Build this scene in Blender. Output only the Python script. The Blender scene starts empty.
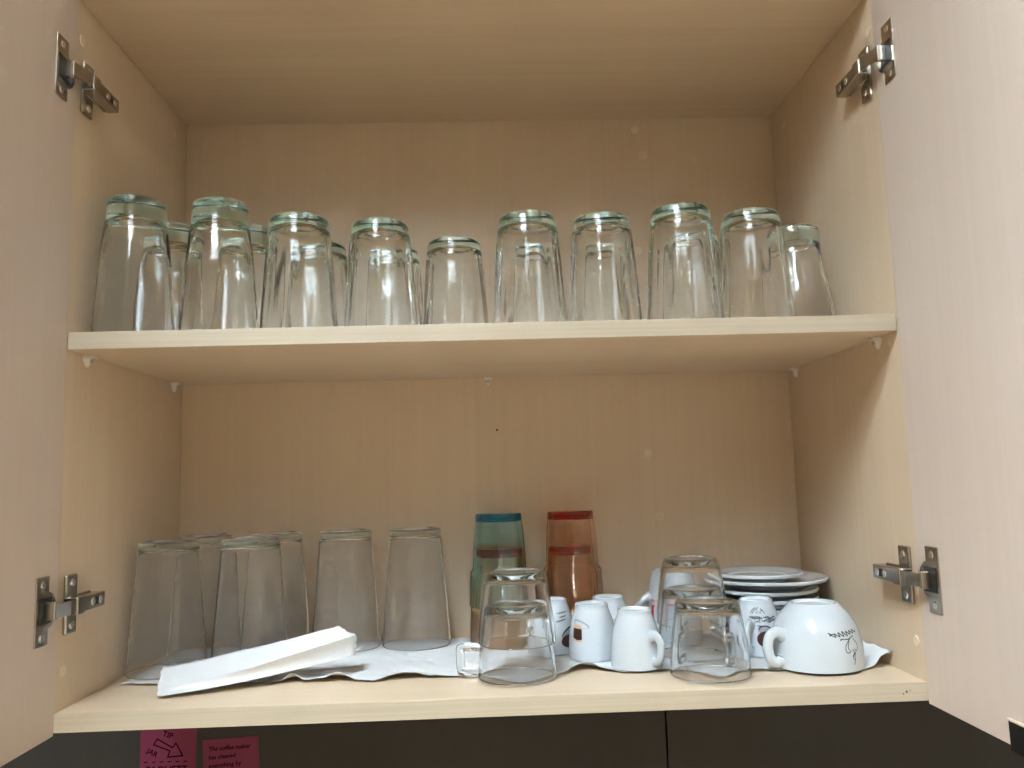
import bpy, bmesh, math, random
from mathutils import Vector, Matrix
PI = math.pi
random.seed(7)
sc = bpy.context.scene
COL = sc.collection

# ------------------------------------------------------------------ camera
W, D, ZT, ZM, TH = 0.864, 0.3173, 0.7402, 0.3585, 0.018   # cabinet inside width, depth, height, shelf height, board
ZS = ZM + TH
cam_d = bpy.data.cameras.new('camera'); cam = bpy.data.objects.new('camera', cam_d); COL.objects.link(cam)
cam_d.sensor_width = 36.0; cam_d.lens = 819.26 / 1024 * 36.0; cam_d.clip_start = 0.02
yaw, pitch, roll = -0.0320, 0.1156, -0.0282
_f = Vector((-math.sin(yaw)*math.cos(pitch), math.cos(yaw)*math.cos(pitch), math.sin(pitch)))
_r0 = Vector((math.cos(yaw), math.sin(yaw), 0)); _u0 = _r0.cross(_f)
_r = math.cos(roll)*_r0 + math.sin(roll)*_u0; _u = -math.sin(roll)*_r0 + math.cos(roll)*_u0
m = Matrix((_r, _u, -_f)).transposed().to_4x4(); m.translation = Vector((0.4278, -0.8408, 0.2142))
cam.matrix_world = m
sc.camera = cam

# ------------------------------------------------------------------ world, view
wd = bpy.data.worlds.new('world'); sc.world = wd; wd.use_nodes = True
wd.node_tree.nodes['Background'].inputs[0].default_value = (0.5, 0.5, 0.5, 1)
wd.node_tree.nodes['Background'].inputs[1].default_value = 0.05
vs = sc.view_settings; vs.view_transform = 'Standard'; vs.look = 'None'; vs.gamma = 1.0; vs.use_curve_mapping = False
vs.exposure = -0.14
LAMPS = [(-0.02, -1.35, 118.0), (1.9, -2.5, 60.0)]     # ceiling lamps: x, y, radiance of the tubes; second is unseen, added for fill
CEIL = 1.58
cy = sc.cycles
cy.max_bounces = 24; cy.transmission_bounces = 24; cy.glossy_bounces = 8; cy.diffuse_bounces = 5; cy.transparent_max_bounces = 16
cy.caustics_refractive = True; cy.caustics_reflective = False; cy.blur_glossy = 0.6
cy.sample_clamp_indirect = 60.0
cy.use_denoising = True

# ------------------------------------------------------------------ materials
def new_mat(name):
    mt = bpy.data.materials.new(name); mt.use_nodes = True
    return mt, mt.node_tree.nodes, mt.node_tree.links, mt.node_tree.nodes['Principled BSDF']
def plain(name, col, rough=0.5, metal=0.0, coat=0.0, spec=0.5):
    mt, n, l, b = new_mat(name)
    b.inputs['Base Color'].default_value = (*col, 1); b.inputs['Roughness'].default_value = rough
    b.inputs['Metallic'].default_value = metal; b.inputs['Coat Weight'].default_value = coat
    b.inputs['Specular IOR Level'].default_value = spec
    return mt
def wood(name, grain, c1, c2, rough=0.42, fine=130, contrast=1.0, spec=0.5):
    mt, n, l, b = new_mat(name)
    tc = n.new('ShaderNodeTexCoord'); mp = n.new('ShaderNodeMapping')
    s = [fine]*3; s[grain] = 2.2; mp.inputs['Scale'].default_value = s
    l.new(tc.outputs['Object'], mp.inputs['Vector'])
    n1 = n.new('ShaderNodeTexNoise'); n1.inputs['Scale'].default_value = 1.0; n1.inputs['Detail'].default_value = 5; n1.inputs['Roughness'].default_value = 0.65
    l.new(mp.outputs[0], n1.inputs['Vector'])
    mp2 = n.new('ShaderNodeMapping'); s2 = [9.0]*3; s2[grain] = 1.1; mp2.inputs['Scale'].default_value = s2
    l.new(tc.outputs['Object'], mp2.inputs['Vector'])
    n2 = n.new('ShaderNodeTexNoise'); n2.inputs['Scale'].default_value = 1.0; n2.inputs['Detail'].default_value = 3
    l.new(mp2.outputs[0], n2.inputs['Vector'])
    ad = n.new('ShaderNodeMath'); ad.operation = 'MULTIPLY_ADD'; ad.inputs[1].default_value = 0.55
    l.new(n1.outputs[0], ad.inputs[0])
    ml = n.new('ShaderNodeMath'); ml.operation = 'MULTIPLY'; ml.inputs[1].default_value = 0.45
    l.new(n2.outputs[0], ml.inputs[0]); l.new(ml.outputs[0], ad.inputs[2])
    cr = n.new('ShaderNodeValToRGB'); w = 0.22/contrast
    cr.color_ramp.elements[0].position = 0.5-w; cr.color_ramp.elements[1].position = 0.5+w
    cr.color_ramp.elements[0].color = (*c2, 1); cr.color_ramp.elements[1].color = (*c1, 1)
    l.new(ad.outputs[0], cr.inputs[0]); l.new(cr.outputs[0], b.inputs['Base Color'])
    b.inputs['Roughness'].default_value = rough; b.inputs['Specular IOR Level'].default_value = spec
    bp = n.new('ShaderNodeBump'); bp.inputs['Strength'].default_value = 0.05; bp.inputs['Distance'].default_value = 0.001
    l.new(n1.outputs[0], bp.inputs['Height']); l.new(bp.outputs[0], b.inputs['Normal'])
    return mt
def glass(name, col=(0.985, 0.995, 0.99), rough=0.0, absorb=None, dens=0.0, ior=1.5, haze=0.0):
    mt, n, l, b = new_mat(name)
    b.inputs['Base Color'].default_value = (*col, 1); b.inputs['Roughness'].default_value = rough
    b.inputs['Transmission Weight'].default_value = 1.0; b.inputs['IOR'].default_value = ior
    if haze:      # dried water film on the surface
        mx = n.new('ShaderNodeMixShader'); tr = n.new('ShaderNodeBsdfTranslucent'); df = n.new('ShaderNodeBsdfDiffuse'); m2 = n.new('ShaderNodeMixShader')
        mx.inputs[0].default_value = haze; m2.inputs[0].default_value = 0.5
        tr.inputs[0].default_value = (.9, .9, .9, 1); df.inputs[0].default_value = (.9, .9, .9, 1)
        l.new(tr.outputs[0], m2.inputs[1]); l.new(df.outputs[0], m2.inputs[2])
        l.new(b.outputs[0], mx.inputs[1]); l.new(m2.outputs[0], mx.inputs[2]); l.new(mx.outputs[0], n['Material Output'].inputs['Surface'])
    if dens:
        va = n.new('ShaderNodeVolumeAbsorption'); va.inputs['Color'].default_value = (*absorb, 1); va.inputs['Density'].default_value = dens
        l.new(va.outputs[0], n['Material Output'].inputs['Volume'])
    return mt
L1, L2 = (0.700, 0.564, 0.414), (0.632, 0.494, 0.348)
D1, D2 = (0.640, 0.540, 0.470), (0.590, 0.488, 0.417)
M = dict(
    wood_v=wood('maple_laminate_upright', 2, L1, L2),
    wood_h=wood('maple_laminate_lengthwise', 0, L1, L2, contrast=1.5),
    wood_door=wood('maple_laminate_door', 2, D1, D2, rough=0.45),
    edge=wood('maple_edge_band', 0, (0.54, 0.475, 0.365), (0.40, 0.335, 0.245), fine=260, contrast=1.1),
    cap=plain('cap_plastic', (0.74, 0.63, 0.48), 0.4),
    metal=plain('nickel_steel', (0.46, 0.42, 0.37), 0.22, 1.0),
    chrome=plain('bright_screw', (0.78, 0.77, 0.75), 0.18, 1.0),
    black=plain('black_plastic', (0.012, 0.012, 0.012), 0.4),
    pin=plain('milky_pin_plastic', (0.80, 0.77, 0.72), 0.2),
    pinmetal=plain('pin_metal', (0.5, 0.47, 0.43), 0.3, 1.0),
    glass=glass('tumbler_glass', (1, 1, 1), 0.0, (0.25, 0.80, 0.72), 7.0, ior=1.48),
    glass_worn=glass('worn_glass', (1, 1, 1), 0.0, (0.35, 0.82, 0.80), 5.0, ior=1.40, haze=0.022),
    glass_mug=glass('mug_glass', (1, 1, 1), 0.0, (0.40, 0.82, 0.74), 4.0, ior=1.45),
    blue=glass('blue_plastic', (0.99, 1, 1), 0.02, (0.02, 0.90, 0.97), 165.0, 1.46),
    orange=glass('orange_plastic', (1, 0.99, 0.98), 0.02, (0.97, 0.62, 0.20), 220.0, 1.46),
    china=plain('white_china', (0.55, 0.60, 0.64), 0.10, coat=0.3),
    plate=plain('plate_china', (0.60, 0.63, 0.65), 0.14, coat=0.2),
    ink=plain('black_print', (0.02, 0.02, 0.025), 0.3),
    inkgrey=plain('grey_print', (0.30, 0.31, 0.33), 0.3),
    coffee=plain('brown_print', (0.055, 0.022, 0.015), 0.3),
    beige=plain('beige_print', (0.62, 0.40, 0.28), 0.3),
    red=plain('red_print', (0.68, 0.03, 0.03), 0.3),
    green=plain('green_print', (0.02, 0.18, 0.09), 0.3),
    yellow=plain('yellow_print', (0.75, 0.52, 0.05), 0.3),
    splash=wood('dark_backsplash_laminate', 2, (0.030, 0.029, 0.028), (0.022, 0.021, 0.021), rough=0.5, fine=40, spec=0.3),
    note=plain('magenta_note_paper', (0.13, 0.010, 0.048), 0.75),
    noteink=plain('marker_ink', (0.012, 0.001, 0.005), 0.95, spec=0.0),
    wall=plain('cream_wall_paint', (0.68, 0.58, 0.45), 0.8),
    ceil=plain('ceiling_paint', (0.80, 0.79, 0.77), 0.9),
    floor=plain('wooden_floor', (0.52, 0.38, 0.25), 0.5),
    lampmetal=plain('grey_lamp_metal', (0.45, 0.45, 0.45), 0.4),
)
def towel_mat():
    mt, n, l, b = new_mat('paper_towel_tissue')
    b.inputs['Base Color'].default_value = (0.71, 0.72, 0.73, 1); b.inputs['Roughness'].default_value = 0.9
    tc = n.new('ShaderNodeTexCoord')
    n1 = n.new('ShaderNodeTexNoise'); n1.inputs['Scale'].default_value = 90; n1.inputs['Detail'].default_value = 6
    v = n.new('ShaderNodeTexVoronoi'); v.inputs['Scale'].default_value = 45
    l.new(tc.outputs['Object'], n1.inputs['Vector']); l.new(tc.outputs['Object'], v.inputs['Vector'])
    ad = n.new('ShaderNodeMath'); ad.operation = 'ADD'; l.new(n1.outputs[0], ad.inputs[0]); l.new(v.outputs[0], ad.inputs[1])
    bp = n.new('ShaderNodeBump'); bp.inputs['Strength'].default_value = 0.35; bp.inputs['Distance'].default_value = 0.002
    l.new(ad.outputs[0], bp.inputs['Height']); l.new(bp.outputs[0], b.inputs['Normal'])
    return mt
M['towel'] = towel_mat()
def emit(name, s):
    mt, n, l, b = new_mat(name)
    b.inputs['Base Color'].default_value = (0.8, 0.8, 0.8, 1)
    b.inputs['Emission Color'].default_value = (0.84, 0.985, 1.08, 1); b.inputs['Emission Strength'].default_value = s
    return mt

# ------------------------------------------------------------------ mesh helpers
def link(name, me, mat, parent=None):
    o = bpy.data.objects.new(name, me); COL.objects.link(o)
    if mat: me.materials.append(M[mat] if isinstance(mat, str) else mat)
    if parent: o.parent = parent
    return o
def obj(name, bm, mat, parent=None, smooth=False, auto=None):
    bmesh.ops.recalc_face_normals(bm, faces=bm.faces)
    me = bpy.data.meshes.new(name); bm.to_mesh(me); bm.free()
    if smooth:
        me.polygons.foreach_set('use_smooth', [True]*len(me.polygons))
        if auto: me.set_sharp_from_angle(angle=math.radians(auto))
    return link(name, me, mat, parent)
def tag(o, label, cat, group=None, kind=None):
    o['label'] = label
    if cat: o['category'] = cat
    if group: o['group'] = group
    if kind: o['kind'] = kind
    return o
def empty(name, loc=(0, 0, 0), parent=None, rz=0.0):
    o = bpy.data.objects.new(name, None); COL.objects.link(o); o.location = loc; o.rotation_euler = (0, 0, rz)
    o.empty_display_size = 0.02
    if parent: o.parent = parent
    return o
def dup(root, name, loc, rz=0.0, parent=None):
    r = root.copy(); r.name = name; COL.objects.link(r); r.location = loc; r.rotation_euler = (0, 0, rz)
    for ch in root.children:
        c = ch.copy(); COL.objects.link(c); c.parent = r
        for g in ch.children:
            d = g.copy(); COL.objects.link(d); d.parent = c
    return r
def box(bm, x0, x1, y0, y1, z0, z1, bevel=0.0, seg=2):
    b2 = bmesh.new(); bmesh.ops.create_cube(b2, size=1)
    for v in b2.verts:
        v.co = Vector((x0 + (v.co.x+.5)*(x1-x0), y0 + (v.co.y+.5)*(y1-y0), z0 + (v.co.z+.5)*(z1-z0)))
    if bevel: bmesh.ops.bevel(b2, geom=list(b2.edges), offset=bevel, segments=seg, affect='EDGES', profile=0.5)
    t = bpy.data.meshes.new('t'); b2.to_mesh(t); b2.free(); bm.from_mesh(t); bpy.data.meshes.remove(t)
def boxobj(name, mat, parent, *a, bevel=0.0):
    bm = bmesh.new(); box(bm, *a, bevel=bevel); return obj(name, bm, mat, parent)
def disc(bm, c, r, axis, t, n=20, r2=None):
    """short cylinder starting at c along +axis*t"""
    ax = Vector(axis).normalized(); a = ax.orthogonal().normalized(); b = ax.cross(a); c = Vector(c)
    r2 = r if r2 is None else r2
    lo = [bm.verts.new(c + (a*math.cos(2*PI*i/n)+b*math.sin(2*PI*i/n))*r) for i in range(n)]
    hi = [bm.verts.new(c + ax*t + (a*math.cos(2*PI*i/n)+b*math.sin(2*PI*i/n))*r2) for i in range(n)]
    for i in range(n):
        j = (i+1) % n; bm.faces.new((lo[i], lo[j], hi[j], hi[i]))
    bm.faces.new(lo[::-1]); bm.faces.new(hi)
def refine(pr, edge=.0007, step=.009):
    out = []
    for a, b in zip(pr, pr[1:]):
        out.append(a); d = math.hypot(a[0]-b[0], a[1]-b[1])
        if d > 4*edge:
            ks = [edge/d] + [k/max(1, int(d/step)) for k in range(1, int(d/step))] + [1-edge/d]
            for t in ks: out.append((a[0]+(b[0]-a[0])*t, a[1]+(b[1]-a[1])*t))
    out.append(pr[-1]); return out
def lathe(prof, n=64, shape=None):
    """closed solid of revolution; prof runs from axis to axis, (r, z[, k]); shape(theta, r, z, i) -> r"""
    bm = bmesh.new(); rings = []
    if shape is None: prof = refine(prof)
    for i, (r, z) in enumerate(prof):
        if r < 1e-6: rings.append([bm.verts.new((0, 0, z))]); continue
        ring = []
        for k in range(n):
            th = 2*PI*k/n; rr = shape(th, r, z, i) if shape else r
            ring.append(bm.verts.new((rr*math.cos(th), rr*math.sin(th), z)))
        rings.append(ring)
    for a, b in zip(rings, rings[1:]):
        for k in range(n):
            j = (k+1) % n
            if len(a) == 1 and len(b) == 1: continue
            if len(a) == 1: bm.faces.new((a[0], b[k], b[j]))
            elif len(b) == 1: bm.faces.new((a[k], a[j], b[0]))
            else: bm.faces.new((a[k], a[j], b[j], b[k]))
    return bm
def rnd(pts, rad=None):
    """round the corners of a profile: pts of (r, z, fillet)"""
    out = []
    for i, q in enumerate(pts):
        f = q[2] if len(q) > 2 else 0
        P = Vector((q[0], q[1]))
        if not f or i in (0, len(pts)-1): out.append((P.x, P.y)); continue
        A = Vector(pts[i-1][:2]); B = Vector(pts[i+1][:2])
        da = (A-P); db = (B-P); fa = min(f, da.length*.49); fb = min(f, db.length*.49)
        a = P + da.normalized()*fa; b = P + db.normalized()*fb
        for k in range(6):
            t = k/5; out.append(tuple((1-t)**2*a + 2*t*(1-t)*P + t*t*b))
    return out
def tube(bm, pts, rad, n=10, flat=1.0, closed=False, up=Vector((0, 0, 1))):
    """swept tube; flat squeezes it across the plane of the curve"""
    P = [Vector(p) for p in pts]; rings = []; N = len(P)
    for i in range(N):
        t = (P[min(i+1, N-1)] - P[max(i-1, 0)]).normalized()
        s = t.cross(up); s = s.normalized() if s.length > 1e-4 else Vector((1, 0, 0))
        w = s.cross(t).normalized()
        r = rad[i] if isinstance(rad, (list, tuple)) else rad
        rings.append([bm.verts.new(P[i] + s*math.cos(2*PI*k/n)*r*flat + w*math.sin(2*PI*k/n)*r) for k in range(n)])
    for a, b in zip(rings, rings[1:]):
        for k in range(n):
            j = (k+1) % n; bm.faces.new((a[k], a[j], b[j], b[k]))
    bm.faces.new(rings[0][::-1]); bm.faces.new(rings[-1])
def spline(pts, n=8):
    P = [Vector(p) for p in pts]; out = []
    for i in range(len(P)-1):
        p0 = P[max(i-1, 0)]; p1 = P[i]; p2 = P[i+1]; p3 = P[min(i+2, len(P)-1)]
        for k in range(n):
            t = k/n
            out.append(0.5*((2*p1) + (p2-p0)*t + (2*p0-5*p1+4*p2-p3)*t*t + (3*p1-p0-3*p2+p3)*t**3))
    out.append(P[-1]); return out

# ------------------------------------------------------------------ the room
RX0, RX1, RY0, FLOOR = -2.4, 3.4, -3.6, -1.45
def plane_struct(name, mat, *a, label):
    o = boxobj(name, mat, None, *a); o['kind'] = 'structure'; o['label'] = label; return o
plane_struct('wall_back', 'wall', RX0, RX1, 0.345, 0.40, FLOOR, CEIL, label='cream painted wall behind the cabinet')
plane_struct('wall_left', 'wall', RX0-.05, RX0, RY0, 0.40, FLOOR, CEIL, label='cream painted side wall of the kitchen')
plane_struct('wall_right', 'wall', RX1, RX1+.05, RY0, 0.40, FLOOR, CEIL, label='cream painted far side wall of the kitchen')
plane_struct('wall_front', 'wall', RX0, RX1, RY0-.05, RY0, FLOOR, CEIL, label='cream painted wall facing the cabinet')
plane_struct('ceiling', 'ceil', RX0, RX1, RY0, 0.40, CEIL, CEIL+.05, label='white painted kitchen ceiling')
plane_struct('floor', 'floor', RX0, RX1, RY0, 0.40, FLOOR-.05, FLOOR, label='warm wooden kitchen floor')
for i, (lx, ly, s) in enumerate(LAMPS):
    t = empty('ceiling_lamp', (lx, ly, CEIL))
    tag(t, ['long louvred ceiling lamp with four bright tubes, nearer the cabinet', 'added long louvred ceiling lamp for fill with four dimmer tubes, farther from the cabinet'][i], 'ceiling lamp', 'ceiling lamps')
    bm = bmesh.new()
    for a in ((-.31, -.29, -.61, .61), (.29, .31, -.61, .61), (-.29, .29, -.61, -.59), (-.29, .29, .59, .61)):
        box(bm, a[0], a[1], a[2], a[3], -.071, 0)
    obj('frame', bm, 'lampmetal', t)
    boxobj('reflector', 'lampmetal', t, -.29, .29, -.59, .59, -.006, 0)
    em = emit('fluorescent_tube_%d' % i, s)
    for k in range(4):
        x = -.2175 + .145*k
        boxobj('tube', em, t, x-.045, x+.045, -.58, .58, -.034, -.022)
    bl = boxobj('louvre_blade', 'lampmetal', t, -.29, .29, -.0008, .0008, -.0700, -.036); bl.location.y = -.55
    for k in range(1, 23):
        c = bl.copy(); COL.objects.link(c); c.location.y = -.55 + .05*k

# dark panels under the cabinet
seams = [-1.114, -0.225, 0.6637, 1.5525]
for a, b in zip(seams, seams[1:]):
    o = boxobj('backsplash_panel', 'splash', None, a+.0012, b-.0012, 0.3245, 0.3445, -0.545, -0.021, bevel=.0008)
    o['kind'] = 'structure'; o['label'] = 'dark brown laminate backsplash panel under the cabinet'

# ------------------------------------------------------------------ cabinet
cab = empty('wall_cabinet', (0, 0, 0))
tag(cab, 'open pale maple wall cabinet with two shelf levels and both doors swung open', 'cabinet')
boxobj('side_panel', 'wood_v', cab, -TH, 0, 0, D+.008, -TH, ZT+TH, bevel=.0006)
boxobj('side_panel', 'wood_v', cab, W, W+TH, 0, D+.008, -TH, ZT+TH, bevel=.0006)
boxobj('top_panel', 'wood_h', cab, 0.0006, W-.0006, 0.0005, D-.001, ZT, ZT+TH, bevel=.0006)
boxobj('back_panel', 'wood_v', cab, 0.0008, W-.0008, D, D+.007, -TH, ZT+TH)
bp = boxobj('bottom_panel', 'wood_h', cab, 0, W, 0.0008, D, -TH, 0, bevel=.0005)
boxobj('edge_band', 'edge', bp, 0, W, -.0004, .0008, -TH, 0, bevel=.0004)
sh = boxobj('shelf', 'wood_h', cab, 0.0012, W-.0012, 0.0012, D-.001, ZM, ZS, bevel=.0005)
boxobj('edge_band', 'edge', sh, 0.0012, W-.0012, 0.0, .0012, ZM, ZS, bevel=.0005)
for x_, z_, r_ in ((.842, -.0085, .0011), (.8385, -.0105, .0007), (.8455, -.0075, .0006)):      # chipped spot on the front edge
    bm = bmesh.new(); disc(bm, (x_, -.0003, z_), r_, (0, -1, 0), .0002, 9); obj('chip', bm, 'coffee', bp)
# screw caps on the inner faces
def cap_on(x, y, z, axis, r=.0058):
    bm = bmesh.new(); disc(bm, (x, y, z), r, axis, .0007, 22, r*.9); obj('screw_cap', bm, 'cap', cab)
for y, z in ((.0103, .699), (.272, .7075), (.0145, .0372)):
    cap_on(0, y, z, (1, 0, 0)); cap_on(W, y, z, (-1, 0, 0))
cap_on(W, .0189, .3496, (-1, 0, 0), .005)
for x, z in ((.658, .7236), (.6681, .6848), (.6548, .2456), (.6675, .157), (.654, .5393)):
    cap_on(x, D, z, (0, -1, 0))
bm = bmesh.new(); disc(bm, (.4418, D, .2838), .0016, (0, -1, 0), .0005, 10); obj('screw_hole', bm, 'black', cab)
# shelf pins
def pin(x, y, sx):
    bm = bmesh.new()
    box(bm, min(x, x+sx*.011), max(x, x+sx*.011), y-.006, y+.006, ZM-.0045, ZM-.0003, bevel=.0008)
    disc(bm, (x+sx*.0025, y, ZM-.0045), .0055, (0, 0, -1), .009, 14, .0018)
    o = obj('shelf_pin', bm, 'pin', cab)
    bm = bmesh.new(); disc(bm, (x, y, ZM-.0065), .0024, (sx, 0, 0), .008, 12); obj('peg', bm, 'pinmetal', o)
pin(0, .0389, 1); pin(0, .283, 1); pin(W, .041, -1); pin(W, .285, -1)
bm = bmesh.new()
box(bm, .4308-.006, .4308+.006, D-.009, D, ZM-.004, ZM-.0003, bevel=.0007)
disc(bm, (.4308, D-.003, ZM-.004), .0040, (0, 0, -1), .008, 12, .0012)
o = obj('shelf_pin', bm, 'pin', cab)
bm = bmesh.new(); disc(bm, (.4308, D, ZM-.006), .0024, (0, -1, 0), .007, 12); obj('peg', bm, 'pinmetal', o)

# doors with the edge pull
ZB, ZTOP, DL = -.0205, ZT+TH+.002, .448
d1 = boxobj('door', 'wood_door', cab, -TH, 0.0006, -DL, -.0010, ZB, ZTOP, bevel=.0003)
d2 = boxobj('door', 'wood_door', cab, W-.0006, W+TH, -DL, -.0010, ZB, ZTOP, bevel=.0003)
bm = bmesh.new()
box(bm, W-.0022, W+TH+.0012, -.285, -.132, -.0248, .0002, bevel=.0007)
pl = obj('edge_pull', bm, 'black', d2)
bm = bmesh.new(); box(bm, W-.0030, W+.0004, -.285, -.132, .0002, .0022, bevel=.0005); obj('lip', bm, 'cap', pl)

# hinges
def hinge(right, zc):
    X = (lambda x: W-x) if right else (lambda x: x)
    sx = -1 if right else 1
    h = empty('hinge', (X(0), 0, zc), cab)
    def bx(bm, x0, x1, y0, y1, z0, z1, bevel=0.0):
        a, b = sorted((sx*x0, sx*x1)); box(bm, a, b, y0, y1, z0, z1, bevel=bevel)
    A = (sx, 0, 0)
    bm = bmesh.new()
    bx(bm, 0, .0020, -.0425, -.0195, -.0325, .0325, .0008)
    disc(bm, (0, -.0225, 0), .0178, A, .0014, 32)
    fl = obj('cup_flange', bm, 'metal', h)
    for z in (-.0245, .0245):
        bm = bmesh.new(); disc(bm, (sx*.0020, -.0315, z), .0042, A, .0009, 16, .0032); s = obj('screw', bm, 'chrome', fl)
    bm = bmesh.new(); bx(bm, .0012, .0026, -.0385, -.0150, -.0125, .0125, .001); obj('cup_well', bm, 'black', h)
    # knuckle link between cup and arm
    bm = bmesh.new(); bx(bm, .0026, .0125, -.0290, -.0235, -.0085, .0085, .0008); obj('knuckle', bm, 'metal', h)
    bm = bmesh.new()
    pts = [(.0075, -.0285), (.0125, -.0265), (.0185, -.0100), (.0185, .0035), (.0165, .0035), (.0160, -.0090), (.0100, -.0240)]
    lo = [bm.verts.new((sx*x, y, -.0068)) for x, y in pts]; hi = [bm.verts.new((sx*x, y, .0068)) for x, y in pts]
    for i in range(len(pts)):
        j = (i+1) % len(pts); bm.faces.new((lo[i], lo[j], hi[j], hi[i]))
    bm.faces.new(lo[::-1]); bm.faces.new(hi)
    obj('link', bm, 'metal', h)
    bm = bmesh.new()
    bx(bm, .0050, .0200, .0000, .0150, -.0086, .0086, .0012)
    bx(bm, .0050, .0185, .0140, .0610, -.0074, .0074, .0010)
    ar = obj('arm', bm, 'metal', h)
    bm = bmesh.new(); bx(bm, .0183, .0189, .0393, .0463, -.0040, .0040); obj('slot', bm, 'black', ar)
    for y in (.0345, .0510):
        bm = bmesh.new(); disc(bm, (sx*.0183, y, 0), .0042, A, .0010, 16, .0034); obj('screw', bm, 'chrome', ar)
    bm = bmesh.new()
    bx(bm, 0, .0042, .0095, .0315, -.0295, .0295, .0018)
    bx(bm, .0035, .0060, .0120, .0560, -.0090, .0090, .0010)
    mp = obj('mounting_plate', bm, 'metal', h)
    for z in (-.0205, .0205):
        bm = bmesh.new(); disc(bm, (sx*.0042, .0205, z), .0046, A, .0012, 16, .0036); s = obj('screw', bm, 'chrome', mp)
hinge(False, .1015); hinge(True, .1040); hinge(False, .6470); hinge(True, .6535)

# ------------------------------------------------------------------ glassware (all stand upside down, rim on the board)
def tumbler_mesh():
    h, rr, rf = .134, .0426, .0325
    pro = [(0, h-.0030), (rf*.50, h-.0026), (rf*.64, h-.0004, .002), (rf*.70, h, .004), (rf*.97, h-.0012, .009), (rf+.0012, h-.0120, .010), (rf+.0030, h-.030, .012),
           (rr, .0012, .0006), (rr-.0008, 0, .0005), (rr-.0018, 0, .0005), (rr-.0024, .0014),
           (rf-.0022, h-.034), (rf-.0034, h-.0165, .014), (rf*.55, h-.0130, .006), (0, h-.0122)]
    pr = rnd(pro)
    # the wall needs rows of its own for the fluting
    out = refine(pr)
    top = max(range(len(out)), key=lambda i: -out[i][1])
    def shp(th, r, z, i):
        if i > top and z < h-.022:
            w = min(1, z/.02)*min(1, (h-.022-z)/.02); return r*(1 + .006*w*math.sin(14*th))
        return r
    return lathe(out, 112, shp)
def tall_foot_mesh():
    h, rr, rf = .156, .0425, .0300
    pro = [(0, h-.0025), (rf*.7, h-.002), (rf*.84, h, .002), (rf, h-.0022, .004), (rf+.0012, h-.022, .006), (rf+.0058, h-.058, .02),
           (rr, .0012, .0006), (rr-.0008, 0, .0005), (rr-.0018, 0, .0005), (rr-.0024, .0014), (rf+.0030, h-.062, .02), (rf-.0035, h-.030, .008), (rf*.6, h-.0235, .004), (0, h-.0225)]
    pr = rnd(pro)
    out = refine(pr)
    top = max(range(len(out)), key=lambda i: -out[i][1])
    def shp(th, r, z, i):
        if i > top and z < h-.04:
            w = min(1, z/.02)*min(1, (h-.04-z)/.02); return r*(1 + .004*w*math.sin(10*th+.4))
        return r
    return lathe(out, 96, shp)
def waisted_mesh():
    h, rr, rf = .134, .0425, .0300
    o = [(rf-.001, h-.002), (rf+.0004, h-.012), (rf-.0002, h-.028), (rf+.0018, h-.048), (rf+.0062, h-.070), (rf+.0092, h-.092), (rf+.0110, h-.112), (rr, .003)]
    ins = [(r-.0026 if z < h-.03 else r-.0036, z) for r, z in o if z < h-.02]
    pr = [(0, h-.003), (rf*.6, h-.0028), (rf*.8, h), (rf*.93, h-.0006)] + [tuple(v) for v in spline([(r, z, 0) for r, z in o], 5) for v in [(v.x, v.y)]] \
        + [(rr-.0006, 0), (rr-.0020, 0)] + [(v.x, v.y) for v in spline([(r, z, 0) for r, z in ins[::-1]], 5)] + [(rf*.82, h-.0200), (rf*.5, h-.0172), (0, h-.0165)]
    return lathe(pr, 96)
def conical_mesh():
    h, rr, rf = .150, .0450, .0335
    pro = [(0, h-.0018), (rf*.80, h-.0014), (rf*.90, h, .001), (rf, h-.0010, .0025), (rf+.0010, h-.012),
           (rr, .0010, .0005), (rr-.0006, 0, .0004), (rr-.0012, 0, .0004), (rr-.0018, .0012), (rf-.0010, h-.0130, .003), (rf-.004, h-.0095, .003), (0, h-.0090)]
    return lathe(rnd(pro), 80)
GB = {}
def put_glass(name, key, fn, mat, x, y, z, label, cat, group, rz=0.0):
    if key not in GB:
        o = obj(name, fn(), mat, None, smooth=True, auto=50); GB[key] = o
    else:
        o = GB[key].copy(); o.name = name; COL.objects.link(o)
    o.location = (x, y, z); o.rotation_euler = (0, 0, rz); tag(o, label, cat, group); return o
zq = ZS + .0002
ordn = ['first', 'second', 'third', 'fourth', 'fifth', 'sixth']
for (x, y), lb in zip([(.0455, .0516), (.1331, .0652)],
        ['tall upturned glass with heavy thick foot, front of upper shelf, against the side panel',
         'tall upturned glass with heavy thick foot, front of upper shelf, beside the fluted tumblers']):
    put_glass('highball_glass', 'A', tall_foot_mesh, 'glass', x, y, zq, lb, 'glass', 'tall thick-footed glasses on the upper shelf', x*9)
for (x, y), lb in zip([(.0475, .1466), (.1340, .1560)],
        ['tall thick-footed upturned glass standing behind the one at the side panel, upper shelf',
         'tall thick-footed upturned glass standing behind the one beside the fluted tumblers, upper shelf']):
    put_glass('highball_glass', 'A', tall_foot_mesh, 'glass', x, y, zq, lb, 'glass', 'tall thick-footed glasses on the upper shelf', x*7)
fr = [(.2235, .0552), (.3105, .0790), (.4790, .0640), (.5652, .0731), (.6500, .0450), (.7375, .0684)]
for i, (x, y) in enumerate(fr):
    put_glass('tumbler', 'T', tumbler_mesh, 'glass', x, y, zq, 'upturned fluted glass tumbler in upper shelf front row, %s from the tall thick-footed glasses' % ordn[i], 'glass', 'fluted tumblers on the upper shelf', i*.7)
put_glass('tumbler', 'T', tumbler_mesh, 'glass', .3926, .1527, zq, 'upturned fluted glass tumbler set back alone in the wide gap of the upper shelf row', 'glass', 'fluted tumblers on the upper shelf', .3)
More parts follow.
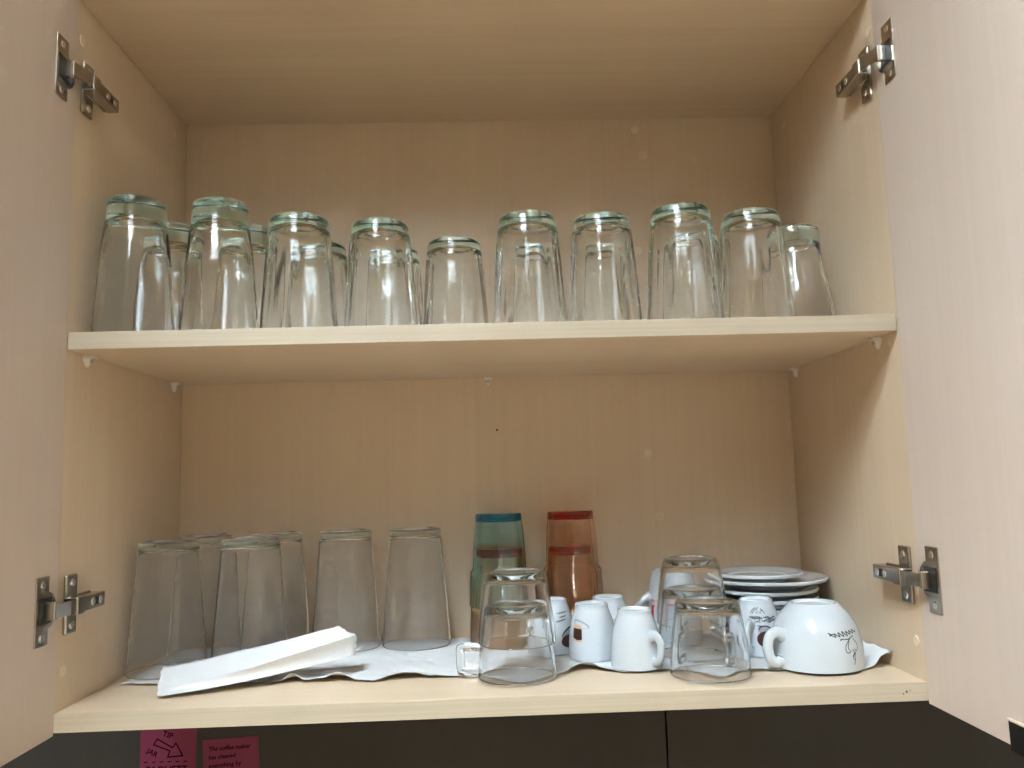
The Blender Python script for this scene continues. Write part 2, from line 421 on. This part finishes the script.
for i, (x, y) in zip((0, 1, 2, 3, 4), [(.2245, .1586), (.3125, .1860), (.4930, .1840), (.5800, .1830), (.6840, .1370)]):
    put_glass('tumbler', 'T', tumbler_mesh, 'glass', x, y, zq, 'upturned fluted glass tumbler directly behind the %s front-row tumbler of the upper shelf' % ordn[i], 'glass', 'fluted tumblers on the upper shelf', i*.5+.2)
put_glass('waisted_glass', 'G', waisted_mesh, 'glass', .8120, .1330, zq, 'upturned glass with a curved waist, by the side panel on the upper shelf', 'glass', None)

ZP = .0032      # top of the paper towel
con = [(.0465, .1610, 'conical', 'front glass against the side panel'), (.0560, .2630, 'conical', 'back corner glass'),
       (.1410, .1680, 'conical', 'front glass behind the folded towel'), (.1470, .2610, 'conical', 'second in the back row from the corner'),
       (.2370, .2680, 'conical', 'third in the back row from the corner'), (.3290, .2690, 'conical', 'last in the back row, beside the plastic beakers')]
for x, y, k, lb in con:
    put_glass('conical_glass', 'C', conical_mesh, 'glass_worn', x, y, ZP, 'tall upturned conical glass on lower board, ' + lb, 'glass', 'tall conical glasses on the lower board')

# plastic beakers, nested
def beaker_mesh():
    h = .120
    o = [(.0395, .0010), (.0380, .0415), (.0382, .0425), (.0372, .0450), (.0345, .0480), (.0318, .0950), (.0298, .1120), (.0294, .1190)]
    pr = [(0, h), (.0275, h), (.0290, h-.0003)] + o[::-1] + [(.0392, 0), (.0383, 0), (.0380, .0010), (.0364, .0412), (.0330, .0478), (.0303, .0940), (.0288, .1095), (.0270, .1105), (0, .1105)]
    def octa(th, r, z, i):
        a = ((th + PI/8) % (PI/4)) - PI/8
        return r*(0.15 + 0.85*math.cos(PI/8)/math.cos(a)*1.045)
    bm = lathe(pr, 64, octa)
    return bm
bk = [('B', 'orange', .4400, .2690, ZP, 'orange plastic beaker nested under the blue one'),
      ('B2', 'blue', .4400, .2690, ZP+.0462, 'blue plastic faceted beaker upturned over an orange one'),
      ('B', 'orange', .5370, .2740, ZP, 'orange plastic beaker nested under another orange one'),
      ('B', 'orange', .5370, .2740, ZP+.0462, 'orange plastic faceted beaker upturned on top of another orange one')]
for key, mat, x, y, z, lb in bk:
    put_glass('plastic_beaker', key, beaker_mesh, mat, x, y, z, lb, 'beaker', 'nested plastic beakers', PI/8)

# glass mugs
MUGH = .0765
def mug_parts(name):
    h, rr, rf = MUGH, .0425, .0335
    pro = [(0, h-.0022), (rf*.70, h-.0018), (rf*.80, h, .0015), (rf, h-.0015, .006), (rr-.0015, h-.050, .010), (rr, .0012, .0006), (rr-.0008, 0, .0005), (rr-.0016, 0, .0005), (rr-.0022, .0012),
           (rr-.0038, h-.052, .010), (rf-.0020, h-.0085, .006), (rf*.5, h-.0065, .003), (0, h-.0060)]
    root = obj(name, lathe(rnd(pro), 80), 'glass_mug', None, smooth=True, auto=50)
    bm = bmesh.new()
    pts = spline([(rr-.0022, 0, .0300), (rr+.0060, 0, .0305), (rr+.0175, 0, .0298), (rr+.0195, 0, .0270), (rr+.0190, 0, .0085), (rr+.0165, 0, .0048), (rr+.0050, 0, .0045), (rr-.0010, 0, .0048)], 6)
    tube(bm, pts, .0027, 12, 1.8, up=Vector((0, 1, 0)))
    obj('handle', bm, 'glass_mug', root, smooth=True)
    return root
mg = [(.4540, .0735, ZP, 172, 'lower clear glass mug of the stack, handle out beside the paper towel'),
      (.4545, .0735, ZP+.0352, 68, 'upper clear glass mug nested over the lower one in front of the blue beaker'),
      (.6590, .0530, ZP, 48, 'single clear glass mug upturned at the board edge between small cup and big cup'),
      (.6675, .1560, ZP, 237, 'lower clear glass mug of the stack behind the single mug'),
      (.6675, .1560, ZP+.0352, 241, 'upper clear glass mug of the stack behind the single mug')]
proto = None
for x, y, z, a, lb in mg:
    r = mug_parts('glass_mug') if proto is None else dup(proto, 'glass_mug', (x, y, z))
    proto = proto or r
    r.location = (x, y, z); r.rotation_euler = (0, 0, math.radians(a)); tag(r, lb, 'mug', 'clear glass mugs on the lower board')

# china cups: outer profile functions, printed marks follow the surface
def prof_r(o, z):
    o = sorted(o, key=lambda q: q[1])
    for a, b in zip(o, o[1:]):
        if a[1] <= z <= b[1]:
            t = (z-a[1])/max(b[1]-a[1], 1e-9); return a[0]+(b[0]-a[0])*t
    return o[0][0] if z < o[0][1] else o[-1][0]
def cup_body(o, wall, foot_ring, h):
    s = [(v.x, v.y) for v in spline([(r, z, 0) for r, z in o], 6)]       # from rim (z=0) up to foot
    ins = [(max(r-wall, .002), z) for r, z in s if z < h-.008]
    pr = [(0, h-.0030), (foot_ring*.78, h-.0028), (foot_ring*.86, h-.0002), (foot_ring*.94, h)] + s[::-1] \
        + [(s[0][0]-wall*.25, -.0), (s[0][0]-wall*.75, -.0)] + ins[1:] + [(ins[-1][0]*.75, h-.0065), (0, h-.0062)]
    pr = [(r, max(z, 0)) for r, z in pr]
    return pr, s
def densify(pts, step=.0014):
    out = []
    for a, b in zip(pts, pts[1:]+pts[:1]):
        k = max(1, int(math.ceil(math.hypot(a[0]-b[0], a[1]-b[1])/step)))
        out += [(a[0]+(b[0]-a[0])*i/k, a[1]+(b[1]-a[1])*i/k) for i in range(k)]
    return out
class Cup:
    def __init__(self, name, o, wall, foot, h, hand, mat='china'):
        pr, self.s = cup_body(o, wall, foot, h)
        self.root = obj(name, lathe(pr, 64), mat, None, smooth=True, auto=55)
        if hand:
            bm = bmesh.new(); hp = spline([(x, 0, z) for x, z in hand[0]], 7)
            tube(bm, hp, [hand[1]*(1+.55*abs(2*i/(len(hp)-1)-1)**5) for i in range(len(hp))], 12, hand[2], up=Vector((0, 1, 0)))
            obj('handle', bm, mat, self.root, smooth=True)
    def P(self, ang, z, lift=.00025):
        r = prof_r(self.s, z) + lift; return Vector((r*math.cos(ang), r*math.sin(ang), z))
    def strokes(self, lines, w, mat, a0, z0, sc_, name='print'):
        """lines of (u, v) in metres on the surface, drawn as thin flat ribbons"""
        bm = bmesh.new()
        for ln in lines:
            pts = [Vector((u*sc_, v*sc_)) for u, v in ln]
            for i in range(len(pts)-1):
                a, b = pts[i], pts[i+1]; d = (b-a)
                if d.length < 1e-7: continue
                d.normalize(); nrm = Vector((-d.y, d.x))*w/2; e = d*w*.3
                q = []
                for c in (a-e-nrm, b+e-nrm, b+e+nrm, a-e+nrm):
                    z = z0 + c.y; r = prof_r(self.s, z); q.append(bm.verts.new(self.P(a0 + c.x/r, z, .0002)))
                bm.faces.new(q)
        return obj(name, bm, mat, self.root)
    def blob(self, pts, mat, a0, z0, name='print', lift=.00016):
        """filled patch: polygon of (u, v) star-shaped about its mean"""
        pts = densify(pts); bm = bmesh.new(); cu = sum(p[0] for p in pts)/len(pts); cv = sum(p[1] for p in pts)/len(pts)
        K = 5; rows = []
        for k in range(K+1):
            t = k/K; row = []
            for u, v in pts:
                uu = cu+(u-cu)*t; vv = cv+(v-cv)*t; z = z0+vv
                row.append(bm.verts.new(self.P(a0+uu/prof_r(self.s, z), z, lift)))
                if k == 0: break
            rows.append(row)
        n = len(pts)
        for i in range(n):
            j = (i+1) % n; bm.faces.new((rows[0][0], rows[1][i], rows[1][j]))
            for k in range(1, K): bm.faces.new((rows[k][i], rows[k+1][i], rows[k+1][j], rows[k][j]))
        return obj(name, bm, mat, self.root)
def ell(cx, cz, a, b, n=28, t0=0, t1=2*PI, rot=0.0):
    out = []
    for i in range(n if t1-t0 > 6.2 else n+1):
        t = t0+(t1-t0)*i/n; x, z = a*math.cos(t), b*math.sin(t)
        out.append((cx+x*math.cos(rot)-z*math.sin(rot), cz+x*math.sin(rot)+z*math.cos(rot)))
    return out
def script(n, w, hgt, seed, slope=0.0):
    """handwriting-like loops"""
    rr = random.Random(seed); ln = []
    N = n*8
    for i in range(N+1):
        t = i/8*2*PI; x = w*i/N + .42*w/n*math.cos(t+1.5); k = .55+.45*rr.random() if i % 8 == 0 else (k if i else .8)
        ln.append((x, hgt*.5*k*math.sin(t)+slope*x))
    return ln
ESP = [(.0285, .0), (.0286, .012), (.0276, .026), (.0250, .040), (.0217, .051), (.0196, .057), (.0192, .0615)]
EH = ([(.0262, .0350), (.0330, .0362), (.0395, .0300), (.0400, .0200), (.0360, .0110), (.0285, .0085), (.0265, .0095)], .0034, 1.45)
ESPH = .0622
def espresso(x, y, ang, label):
    c = Cup('espresso_cup', ESP, .0028, .0192, ESPH, EH)
    c.root.location = (x, y, ZP); c.root.rotation_euler = (0, 0, math.radians(ang)); tag(c.root, label, 'cup', 'small white china cups on the lower board'); return c
def facing(c, deg):          # surface angle (local) that points to world azimuth deg
    return math.radians(deg) - c.root.rotation_euler.z
# script cup behind the glass mug stack
def script_cup(c, az):
    a = facing(c, az)
    c.strokes([script(4, .012, .0035, 1, .0), script(5, .014, .003, 2)], .0006, 'ink', a-.3, .051, 1)
    c.strokes([[(u-.002, v-.0055) for u, v in script(6, .016, .0030, 4, .15)], [(u+.010, v-.0085) for u, v in script(5, .013, .0026, 5, .25)],
               [(u+.001, v-.0130) for u, v in script(4, .008, .0018, 6)]], .0006, 'ink', a-.3, .051, 1, 'lettering')
    return a
c1 = espresso(.5020, .1990, 40, 'small white cup with black script and coffee bean picture, behind the glass mug stack')
a = facing(c1, -84)
c1.strokes([script(5, .012, .0022, 11, .12), [(u+.002, v-.0045) for u, v in script(4, .009, .0020, 12, .15)], [(u-.003, v-.0095) for u, v in script(6, .013, .0024, 13, .2)]], .0006, 'ink', a+.15, .0475, 1, 'lettering')
c1.blob(ell(.018, .0245, .0115, .0062, rot=.45), 'ink', a, 0, 'cup_picture')
c1.blob(ell(.018, .0225, .0112, .0058, rot=.45), 'inkgrey', a, 0, 'cup_picture', .0002)
c1.blob(ell(.017, .0150, .0108, .0075), 'coffee', a, 0, 'bean_picture', .00024)
rr = random.Random(3)
c1.strokes([[(.017+rr.uniform(-.008, .008), .015+rr.uniform(-.005, .005)) for _ in range(1)]*1 + [(.017+rr.uniform(-.008, .008), .015+rr.uniform(-.005, .005))] for _ in range(0)] or [[(.012, .013), (.0125, .0138)], [(.018, .017), (.0186, .0176)], [(.020, .012), (.0206, .0125)], [(.015, .0185), (.0156, .019)], [(.0225, .0165), (.023, .017)]], .0009, 'beige', a, 0, 1, 'bean_marks')
c2 = espresso(.5470, .1560, 12, 'small white cup with a cappuccino glass picture, in front of the orange beakers')
a = facing(c2, -138)
c2.blob(ell(.0035, .0410, .0120, .0036, 30, rot=-.30), 'inkgrey', a, 0, 'saucer_picture')
c2.blob(ell(.0040, .0402, .0098, .0024, 30, rot=-.30), 'china', a, 0, 'saucer_picture', .0002)
c2.blob([(-.0058, .0405), (.0045, .0400), (.0058, .0350), (-.0066, .0350)], 'beige', a, 0, 'foam_picture', .00024)
c2.blob([(-.0068, .0362), (.0060, .0356), (.0072, .0240), (.0010, .0228), (-.0062, .0250)], 'coffee', a, 0, 'coffee_picture', .00028)
c2.blob([(-.0062, .0252), (.0010, .0230), (.0072, .0242), (.0064, .0214), (.0005, .0206), (-.0052, .0228)], 'beige', a, 0, 'foam_picture', .0003)
c3 = espresso(.5740, .2080, 35, 'small plain white cup half hidden behind the cappuccino-picture cup')
c4 = espresso(.5890, .1030, -58, 'small plain white cup with its handle turned forward, beside the glass mugs')
c6 = espresso(.7420, .1480, 236, 'small white cup with black script and coffee picture between plates and big cup')
a = facing(c6, -100)
c6.strokes([[(-.010, .0485), (-.007, .0525), (-.004, .0545)], [(-.008, .0480), (-.005, .0520), (-.001, .0545)], [(.002, .0535), (.005, .0500), (.006, .0480)], [(-.003, .0510), (.003, .0512)],
            [(-.004, .0488), (.002, .0490)]], .0008, 'ink', a, 0, 1, 'drawing')
c6.strokes([[(u-.011, v+.0435) for u, v in script(5, .013, .0042, 21, .02)], ell(-.006, .0425, .0065, .0036, 18, 3.3, 6.1)], .0009, 'ink', a, 0, 1, 'drawing')
c6.strokes([[(u+.003, v+.0395) for u, v in script(7, .016, .0026, 22, .30)], [(u+.005, v+.0435) for u, v in script(3, .006, .002, 23, .15)], [(u+.009, v+.0385) for u, v in script(5, .011, .0026, 24, .28)],
            [(u-.003, v+.0345) for u, v in script(4, .008, .0012, 25)], [(-.001, .0385), (.0005, .0388)]], .0007, 'ink', a, 0, 1, 'lettering')
c6.blob(ell(.0050, .0295, .0075, .0042), 'inkgrey', a, 0, 'cup_picture')
c6.strokes([ell(.0050, .0300, .0072, .0045, 14, .2, PI-.2)], .0014, 'ink', a, 0, 1, 'cup_picture')
c6.blob(ell(.0050, .0200, .0098, .0088), 'coffee', a, 0, 'coffee_picture', .0002)
c6.blob(ell(-.0165, .0200, .0050, .0080), 'inkgrey', a, 0, 'cup_picture')
c6.blob(ell(-.0175, .0200, .0044, .0070), 'coffee', a, 0, 'coffee_picture', .0002)

# big cappuccino cup
CAP = [(.0484, .0), (.0487, .012), (.0478, .026), (.0440, .041), (.0375, .053), (.0312, .060), (.0272, .0645), (.0262, .0662)]
CH = ([(.0440, .0350), (.0530, .0385), (.0615, .0350), (.0650, .0250), (.0630, .0130), (.0565, .0072), (.0475, .0085), (.0455, .0100)], .0050, 1.15)
c7 = Cup('cappuccino_cup', CAP, .0036, .0262, .0665, CH)
c7.root.location = (.7850, .0810, ZP); c7.root.rotation_euler = (0, 0, math.radians(200))
tag(c7.root, 'big upturned white cappuccino cup with black scroll print near the side panel', 'cup')
a = facing(c7, -76)
c7.strokes([script(7, .033, .0062, 31, .10), [(-.002, .003), (.001, .0015), (.003, .002)], [(.011, -.0035), (.020, -.0042), (.028, -.0015)], [(.010, -.0042), (.021, -.0040)]], .0010, 'ink', a-.28, .0375, 1, 'lettering')
c7.strokes([spline([(.022, -.004, 0), (.016, -.010, 0), (.0155, -.016, 0), (.019, -.0175, 0), (.022, -.0155, 0)], 4), spline([(.021, -.006, 0), (.0185, -.011, 0), (.0195, -.0150, 0)], 4),
            spline([(.027, -.004, 0), (.0325, -.010, 0), (.032, -.015, 0), (.029, -.0165, 0), (.028, -.014, 0)], 4), spline([(.0245, -.0145, 0), (.0265, -.018, 0), (.0240, -.022, 0), (.0265, -.026, 0), (.0255, -.0300, 0)], 4),
            spline([(.0250, -.022, 0), (.0280, -.018, 0), (.0272, -.0245, 0), (.0255, -.0295, 0)], 4)] and
           [[(v.x, v.y) for v in s_] for s_ in (spline([(.022, -.004, 0), (.016, -.010, 0), (.0155, -.016, 0), (.019, -.0175, 0), (.022, -.0155, 0)], 4), spline([(.021, -.006, 0), (.0185, -.011, 0), (.0195, -.0150, 0)], 4),
            spline([(.027, -.004, 0), (.0325, -.010, 0), (.032, -.015, 0), (.029, -.0165, 0), (.028, -.014, 0)], 4), spline([(.0245, -.0145, 0), (.0265, -.018, 0), (.0240, -.022, 0), (.0265, -.026, 0), (.0255, -.0300, 0)], 4),
            spline([(.0250, -.022, 0), (.0280, -.018, 0), (.0272, -.0245, 0), (.0255, -.0295, 0)], 4))], .0009, 'ink', a-.28, .0375, 1, 'scroll')

# white mug with red lettering, at the back
MUGP = [(.0350, 0), (.0348, .020), (.0335, .045), (.0305, .068), (.0272, .082), (.0262, .0862)]
MH = ([(.0315, .0540), (.0400, .0500), (.0490, .0400), (.0520, .0300), (.0500, .0170), (.0420, .0100), (.0335, .0090)], .0040, 1.2)
c5 = Cup('china_mug', MUGP, .0032, .0262, .0866, MH)
c5.root.location = (.6670, .2560, ZP); c5.root.rotation_euler = (0, 0, math.radians(188))
tag(c5.root, 'white china mug with red lettering standing behind the stacked glass mugs', 'mug')
a = facing(c5, -142)
c5.strokes([[(u-.012, v+.0500) for u, v in script(3, .008, .0030, 41)], [(u, v+.0490) for u, v in script(6, .018, .0026, 42)]], .0011, 'red', a, 0, 1, 'lettering')
c5.blob([(-.010, .0440), (-.003, .0440), (-.0045, .0385), (-.003, .0200), (-.010, .0200), (-.0095, .0385)], 'red', a, 0, 'bottle_picture')
c5.blob([(-.0125, .0400), (-.0105, .0400), (-.0105, .0230), (-.0125, .0230)], 'yellow', a, 0, 'label_picture')
c5.blob([(.000, .0440), (.005, .0440), (.005, .0220), (.000, .0220)], 'inkgrey', a, 0, 'bottle_picture')
c5.blob([(.0060, .0320), (.0080, .0320), (.0080, .0150), (.0060, .0150)], 'green', a, 0, 'label_picture')

# plates
def plate_mesh(R, hgt, foot, t=.0034):
    up = [(0, .0052), (foot*.98, .0052), (foot*1.10, .0066), (R*.80, hgt-.0030), (R*.97, hgt), (R, hgt-.0010)]
    lo = [(R*.985, hgt-.0040), (R*.80, hgt-.0075 if hgt > .013 else hgt-.0066), (foot*1.08, .0030), (foot, 0), (foot*.92, 0), (foot*.88, .0024), (0, .0024)]
    s = [(v.x, max(v.y, .0052)) for v in spline([(a, b, 0) for a, b in up], 4)]
    return lathe(s + lo, 72)
stack = [(.0700, .0130, .7850, .2375, 'lowest plate'), (.0700, .0130, .7860, .2370, 'second plate from the bottom'), (.0700, .0130, .7850, .2375, 'third plate from the bottom'),
         (.0720, .0130, .7860, .2380, 'fourth plate from the bottom'), (.0660, .0130, .7830, .2380, 'fifth plate from the bottom'), (.0660, .0130, .7840, .2380, 'sixth plate from the bottom'), (.0770, .0160, .7860, .2390, 'widest plate, second from the top'), (.0570, .0115, .7735, .2330, 'small top saucer')]
z = .0028
for R_, hg, x, y, lb in stack:
    f = R_*.60
    o = obj('plate' if 'saucer' not in lb else 'saucer', plate_mesh(R_, hg, f), 'plate', None, smooth=True, auto=60)
    o.location = (x, y, z); tag(o, 'white china %s in the stack at the back corner' % lb, 'plate', 'stack of white plates')
    z += .0102 if 'widest' not in lb else .0118
STACK_TOP = z

# ------------------------------------------------------------------ paper towels
feet = [(x, y, .0455) for x, y, _, _ in con] + [(.44, .269, .041), (.537, .274, .041)] + [(x, y, .0430) for x, y, z_, _, _ in mg] + \
       [(c.root.location.x, c.root.location.y, .029) for c in (c1, c2, c3, c4, c6)] + [(.785, .081, .049), (.667, .256, .0355), (.785, .2375, .055)]
def noise2(x, y, s=0):
    return (math.sin(x*61+s)+math.sin(y*73+1.3*s+x*31)+math.sin(x*117-y*95+s*2.1)+.6*math.sin(x*211+y*187+s))/3.6
def ip(tab, x):
    for a, b in zip(tab, tab[1:]):
        if a[0] <= x <= b[0]:
            t = (x-a[0])/(b[0]-a[0]); t = t*t*(3-2*t); return a[1]+(b[1]-a[1])*t
    return tab[0][1] if x < tab[0][0] else tab[-1][1]
def towel(name, x0, x1, front, back, lift, nx, ny, seed, label, climb=0.0):
    """thin crumpled sheet; lift(x) is how far the front edge rises"""
    bm = bmesh.new(); rr = random.Random(seed); g = []
    for i in range(nx+1):
        x = x0+(x1-x0)*i/nx; yf = ip(front, x) + rr.uniform(-.0010, .0010); yb = ip(back, x); row = []
        for j in range(ny+1):
            t = j/ny; y = yf+(yb-yf)*t*t if False else yf+(yb-yf)*t
            hgt = .0014 + .0022*abs(noise2(x, y, seed)) + ip(lift, x)*max(0, 1-(y-yf)/.032)**1.5
            if climb: hgt += climb*max(0, min(1, (x-.836)/.026))**1.3*(.75+.5*noise2(x*.6, y*.8, 2))*max(.3, min(1, (.24-y)/.06))
            d = min(math.hypot(x-a, y-b)-r for a, b, r in feet)
            k = min(1, max(0, d/.010)); hgt = min(hgt, .0022)*(1-k) + hgt*k
            row.append((x, y, hgt))
        g.append(row)
    top = [[bm.verts.new(p) for p in r] for r in g]; bot = [[bm.verts.new((p[0], p[1], p[2]-.0005)) for p in r] for r in g]
    for i in range(nx):
        for j in range(ny):
            bm.faces.new((top[i][j], top[i+1][j], top[i+1][j+1], top[i][j+1])); bm.faces.new((bot[i][j], bot[i][j+1], bot[i+1][j+1], bot[i+1][j]))
    for i in range(nx):
        for j in (0, ny): bm.faces.new((top[i][j], bot[i][j], bot[i+1][j], top[i+1][j]))
    for j in range(ny):
        for i in (0, nx): bm.faces.new((top[i][j], top[i][j+1], bot[i][j+1], bot[i][j]))
    o = obj(name, bm, 'towel', None, smooth=True, auto=60); tag(o, label, 'paper towel'); return o
towel('paper_towel', .020, .1800, [(.02, .106), (.05, .099), (.10, .098), (.18, .094)], [(.02, .29), (.18, .308)], [(.02, .001), (.03, .002), (.05, .001), (.18, .001)], 60, 50, 1.0,
      'white paper towel sheet lying flat under the conical glasses by the side panel')
towel('paper_towel', .1815, .6400, [(.18, .089), (.205, .088), (.245, .086), (.285, .082), (.31, .081), (.35, .088), (.38, .087), (.41, .086), (.46, .052), (.50, .083), (.53, .098), (.57, .082), (.60, .088), (.64, .084)],
      [(.18, .307), (.64, .307)],
      [(.18, .001), (.195, .0015), (.208, .0090), (.228, .002), (.240, .003), (.258, .0095), (.283, .0015), (.297, .001), (.330, .0078), (.365, .002), (.40, .001), (.45, .001), (.50, .0015), (.530, .0080), (.555, .003), (.575, .0045), (.61, .001), (.64, .001)],
      200, 64, 2.2, 'long crumpled white paper towel running under beakers, mugs and small cups')
towel('paper_towel', .6420, .8620, [(.64, .080), (.67, .045), (.70, .07), (.73, .066), (.80, .056), (.84, .058), (.862, .066)], [(.64, .300), (.80, .308), (.862, .24)],
      [(.64, .001), (.66, .003), (.68, .001), (.71, .002), (.73, .001), (.80, .001), (.836, .003), (.847, .007), (.862, .002)], 90, 50, 4.1,
      'crumpled white paper towel under the big cup and the plates', climb=.016)
# folded towel propped up in front of the conical glasses: crease towards the viewer, torn end raised
def folded_towel():
    bm = bmesh.new(); n, mrow = 36, 10; rr = random.Random(5); top = []
    for i in range(n+1):
        t = i/n
        crease = Vector((.0790+.1980*t, .0500+.0520*t - .006*math.sin(PI*t), .0055+.0420*t**1.15))
        back = Vector((.0620+.1920*t, .1080+.0130*t, .0185+.0355*t**1.2))
        low = Vector((.0850+.1880*t, .0370+.0710*t, .0042+.0205*t**1.6))
        row = []
        for j in range(mrow+1):
            s = j/mrow; p = back.lerp(crease, s); p.z += -.0016*math.sin(PI*s) + .0007*noise2(p.x*1.3, p.y*1.3, 3)
            row.append(p)
        # rounded crease, then the lower layer folds back underneath
        for j in range(1, mrow+1):
            s = j/mrow; p = crease.lerp(low, s); p.y += .0020*math.sin(PI*s); p.z = max(p.z, .0040)
            row.append(p)
        under = low + Vector((.004, .040, .0015)); 
        for j in range(1, 6):
            s = j/5; p = low.lerp(under, s); p.z = max(p.z+.0008*noise2(p.x*2, p.y*2, 9), .0040); row.append(p)
        if i in (0, n):
            row = [p + Vector((rr.uniform(-.0014, .0014), rr.uniform(-.0006, .0006), rr.uniform(-.0005, .0005))) for p in row]
        top.append(row)
    V = [[bm.verts.new(p) for p in r] for r in top]
    for i in range(n):
        for j in range(len(top[0])-1): bm.faces.new((V[i][j], V[i+1][j], V[i+1][j+1], V[i][j+1]))
    o = obj('folded_paper_towel', bm, 'towel', None, smooth=True, auto=32)
    sm = o.modifiers.new('thickness', 'SOLIDIFY'); sm.thickness = .0006; sm.offset = 0
    tag(o, 'folded white paper towel with one torn end raised, in front of the conical glasses', 'paper towel'); return o
folded_towel()

# ------------------------------------------------------------------ sticky notes
def text_mesh(s, size, x, z, parent, name, rot=0.0, shear=0.0):
    cu = bpy.data.curves.new('t', 'FONT'); cu.body = s; cu.size = size; cu.shear = shear; cu.resolution_u = 2; cu.offset = size*.018
    to = bpy.data.objects.new('t', cu); COL.objects.link(to)
    dg = bpy.context.evaluated_depsgraph_get(); me = bpy.data.meshes.new_from_object(to.evaluated_get(dg))
    bpy.data.objects.remove(to); bpy.data.curves.remove(cu)
    ca, sa = math.cos(rot), math.sin(rot)
    for v in me.vertices:
        a, b = v.co.x, v.co.y; v.co = (x + a*ca - b*sa, -.0004, z + a*sa + b*ca)
    o = link(name, me, 'noteink', parent); return o
def strip(parent, lines, w, name):
    bm = bmesh.new()
    for ln in lines:
        for a, b in zip(ln, ln[1:]):
            a, b = Vector(a), Vector(b); d = (b-a).normalized(); nn = Vector((-d.y, d.x))*w/2; e = d*w*.35
            bm.faces.new([bm.verts.new((q.x, -.0004, q.y)) for q in (a-e-nn, b+e-nn, b+e+nn, a-e+nn)])
    return obj(name, bm, 'noteink', parent)
def note(x, z, rot, label):
    n = empty('sticky_note', (x, .3243, z)); n.rotation_euler = (0, rot, 0)
    bm = bmesh.new(); box(bm, 0, .0745, -.00015, .00015, -.0745, 0)
    obj('paper', bm, 'note', n); tag(n, label, 'sticky note', 'magenta sticky notes'); return n
n1 = note(-.0485, -.0980, .01, 'magenta sticky note with a drawn arrow, stuck on the dark backsplash')
text_mesh('TIP', .0105, .0285, -.0175, n1, 'lettering', -.35)
text_mesh('JAR', .0098, .0085, -.0385, n1, 'lettering', -.5)
strip(n1, [[(.0225, -.0215), (.0430, -.0335), (.0475, -.0275), (.0570, -.0440), (.0370, -.0455), (.0400, -.0375), (.0180, -.0290), (.0225, -.0215)]], .0016, 'arrow')
strip(n1, [[(.006+.0105*k, -.0515), (.0105+.0105*k, -.0512)] for k in range(6)], .0012, 'dashed_line')
text_mesh('PAQUETT', .0125, .0085, -.0655, n1, 'lettering')
n2 = note(.0340, -.1240, -.045, 'magenta sticky note with lines of handwriting, stuck on the dark backsplash')
text_mesh('The coffee maker', .0078, .0075, -.0145, n2, 'lettering', 0, .25)
text_mesh('has cleaned', .0078, .0070, -.0255, n2, 'lettering', .02, .25)
text_mesh('everything by', .0080, .0070, -.0365, n2, 'lettering', .02, .1)
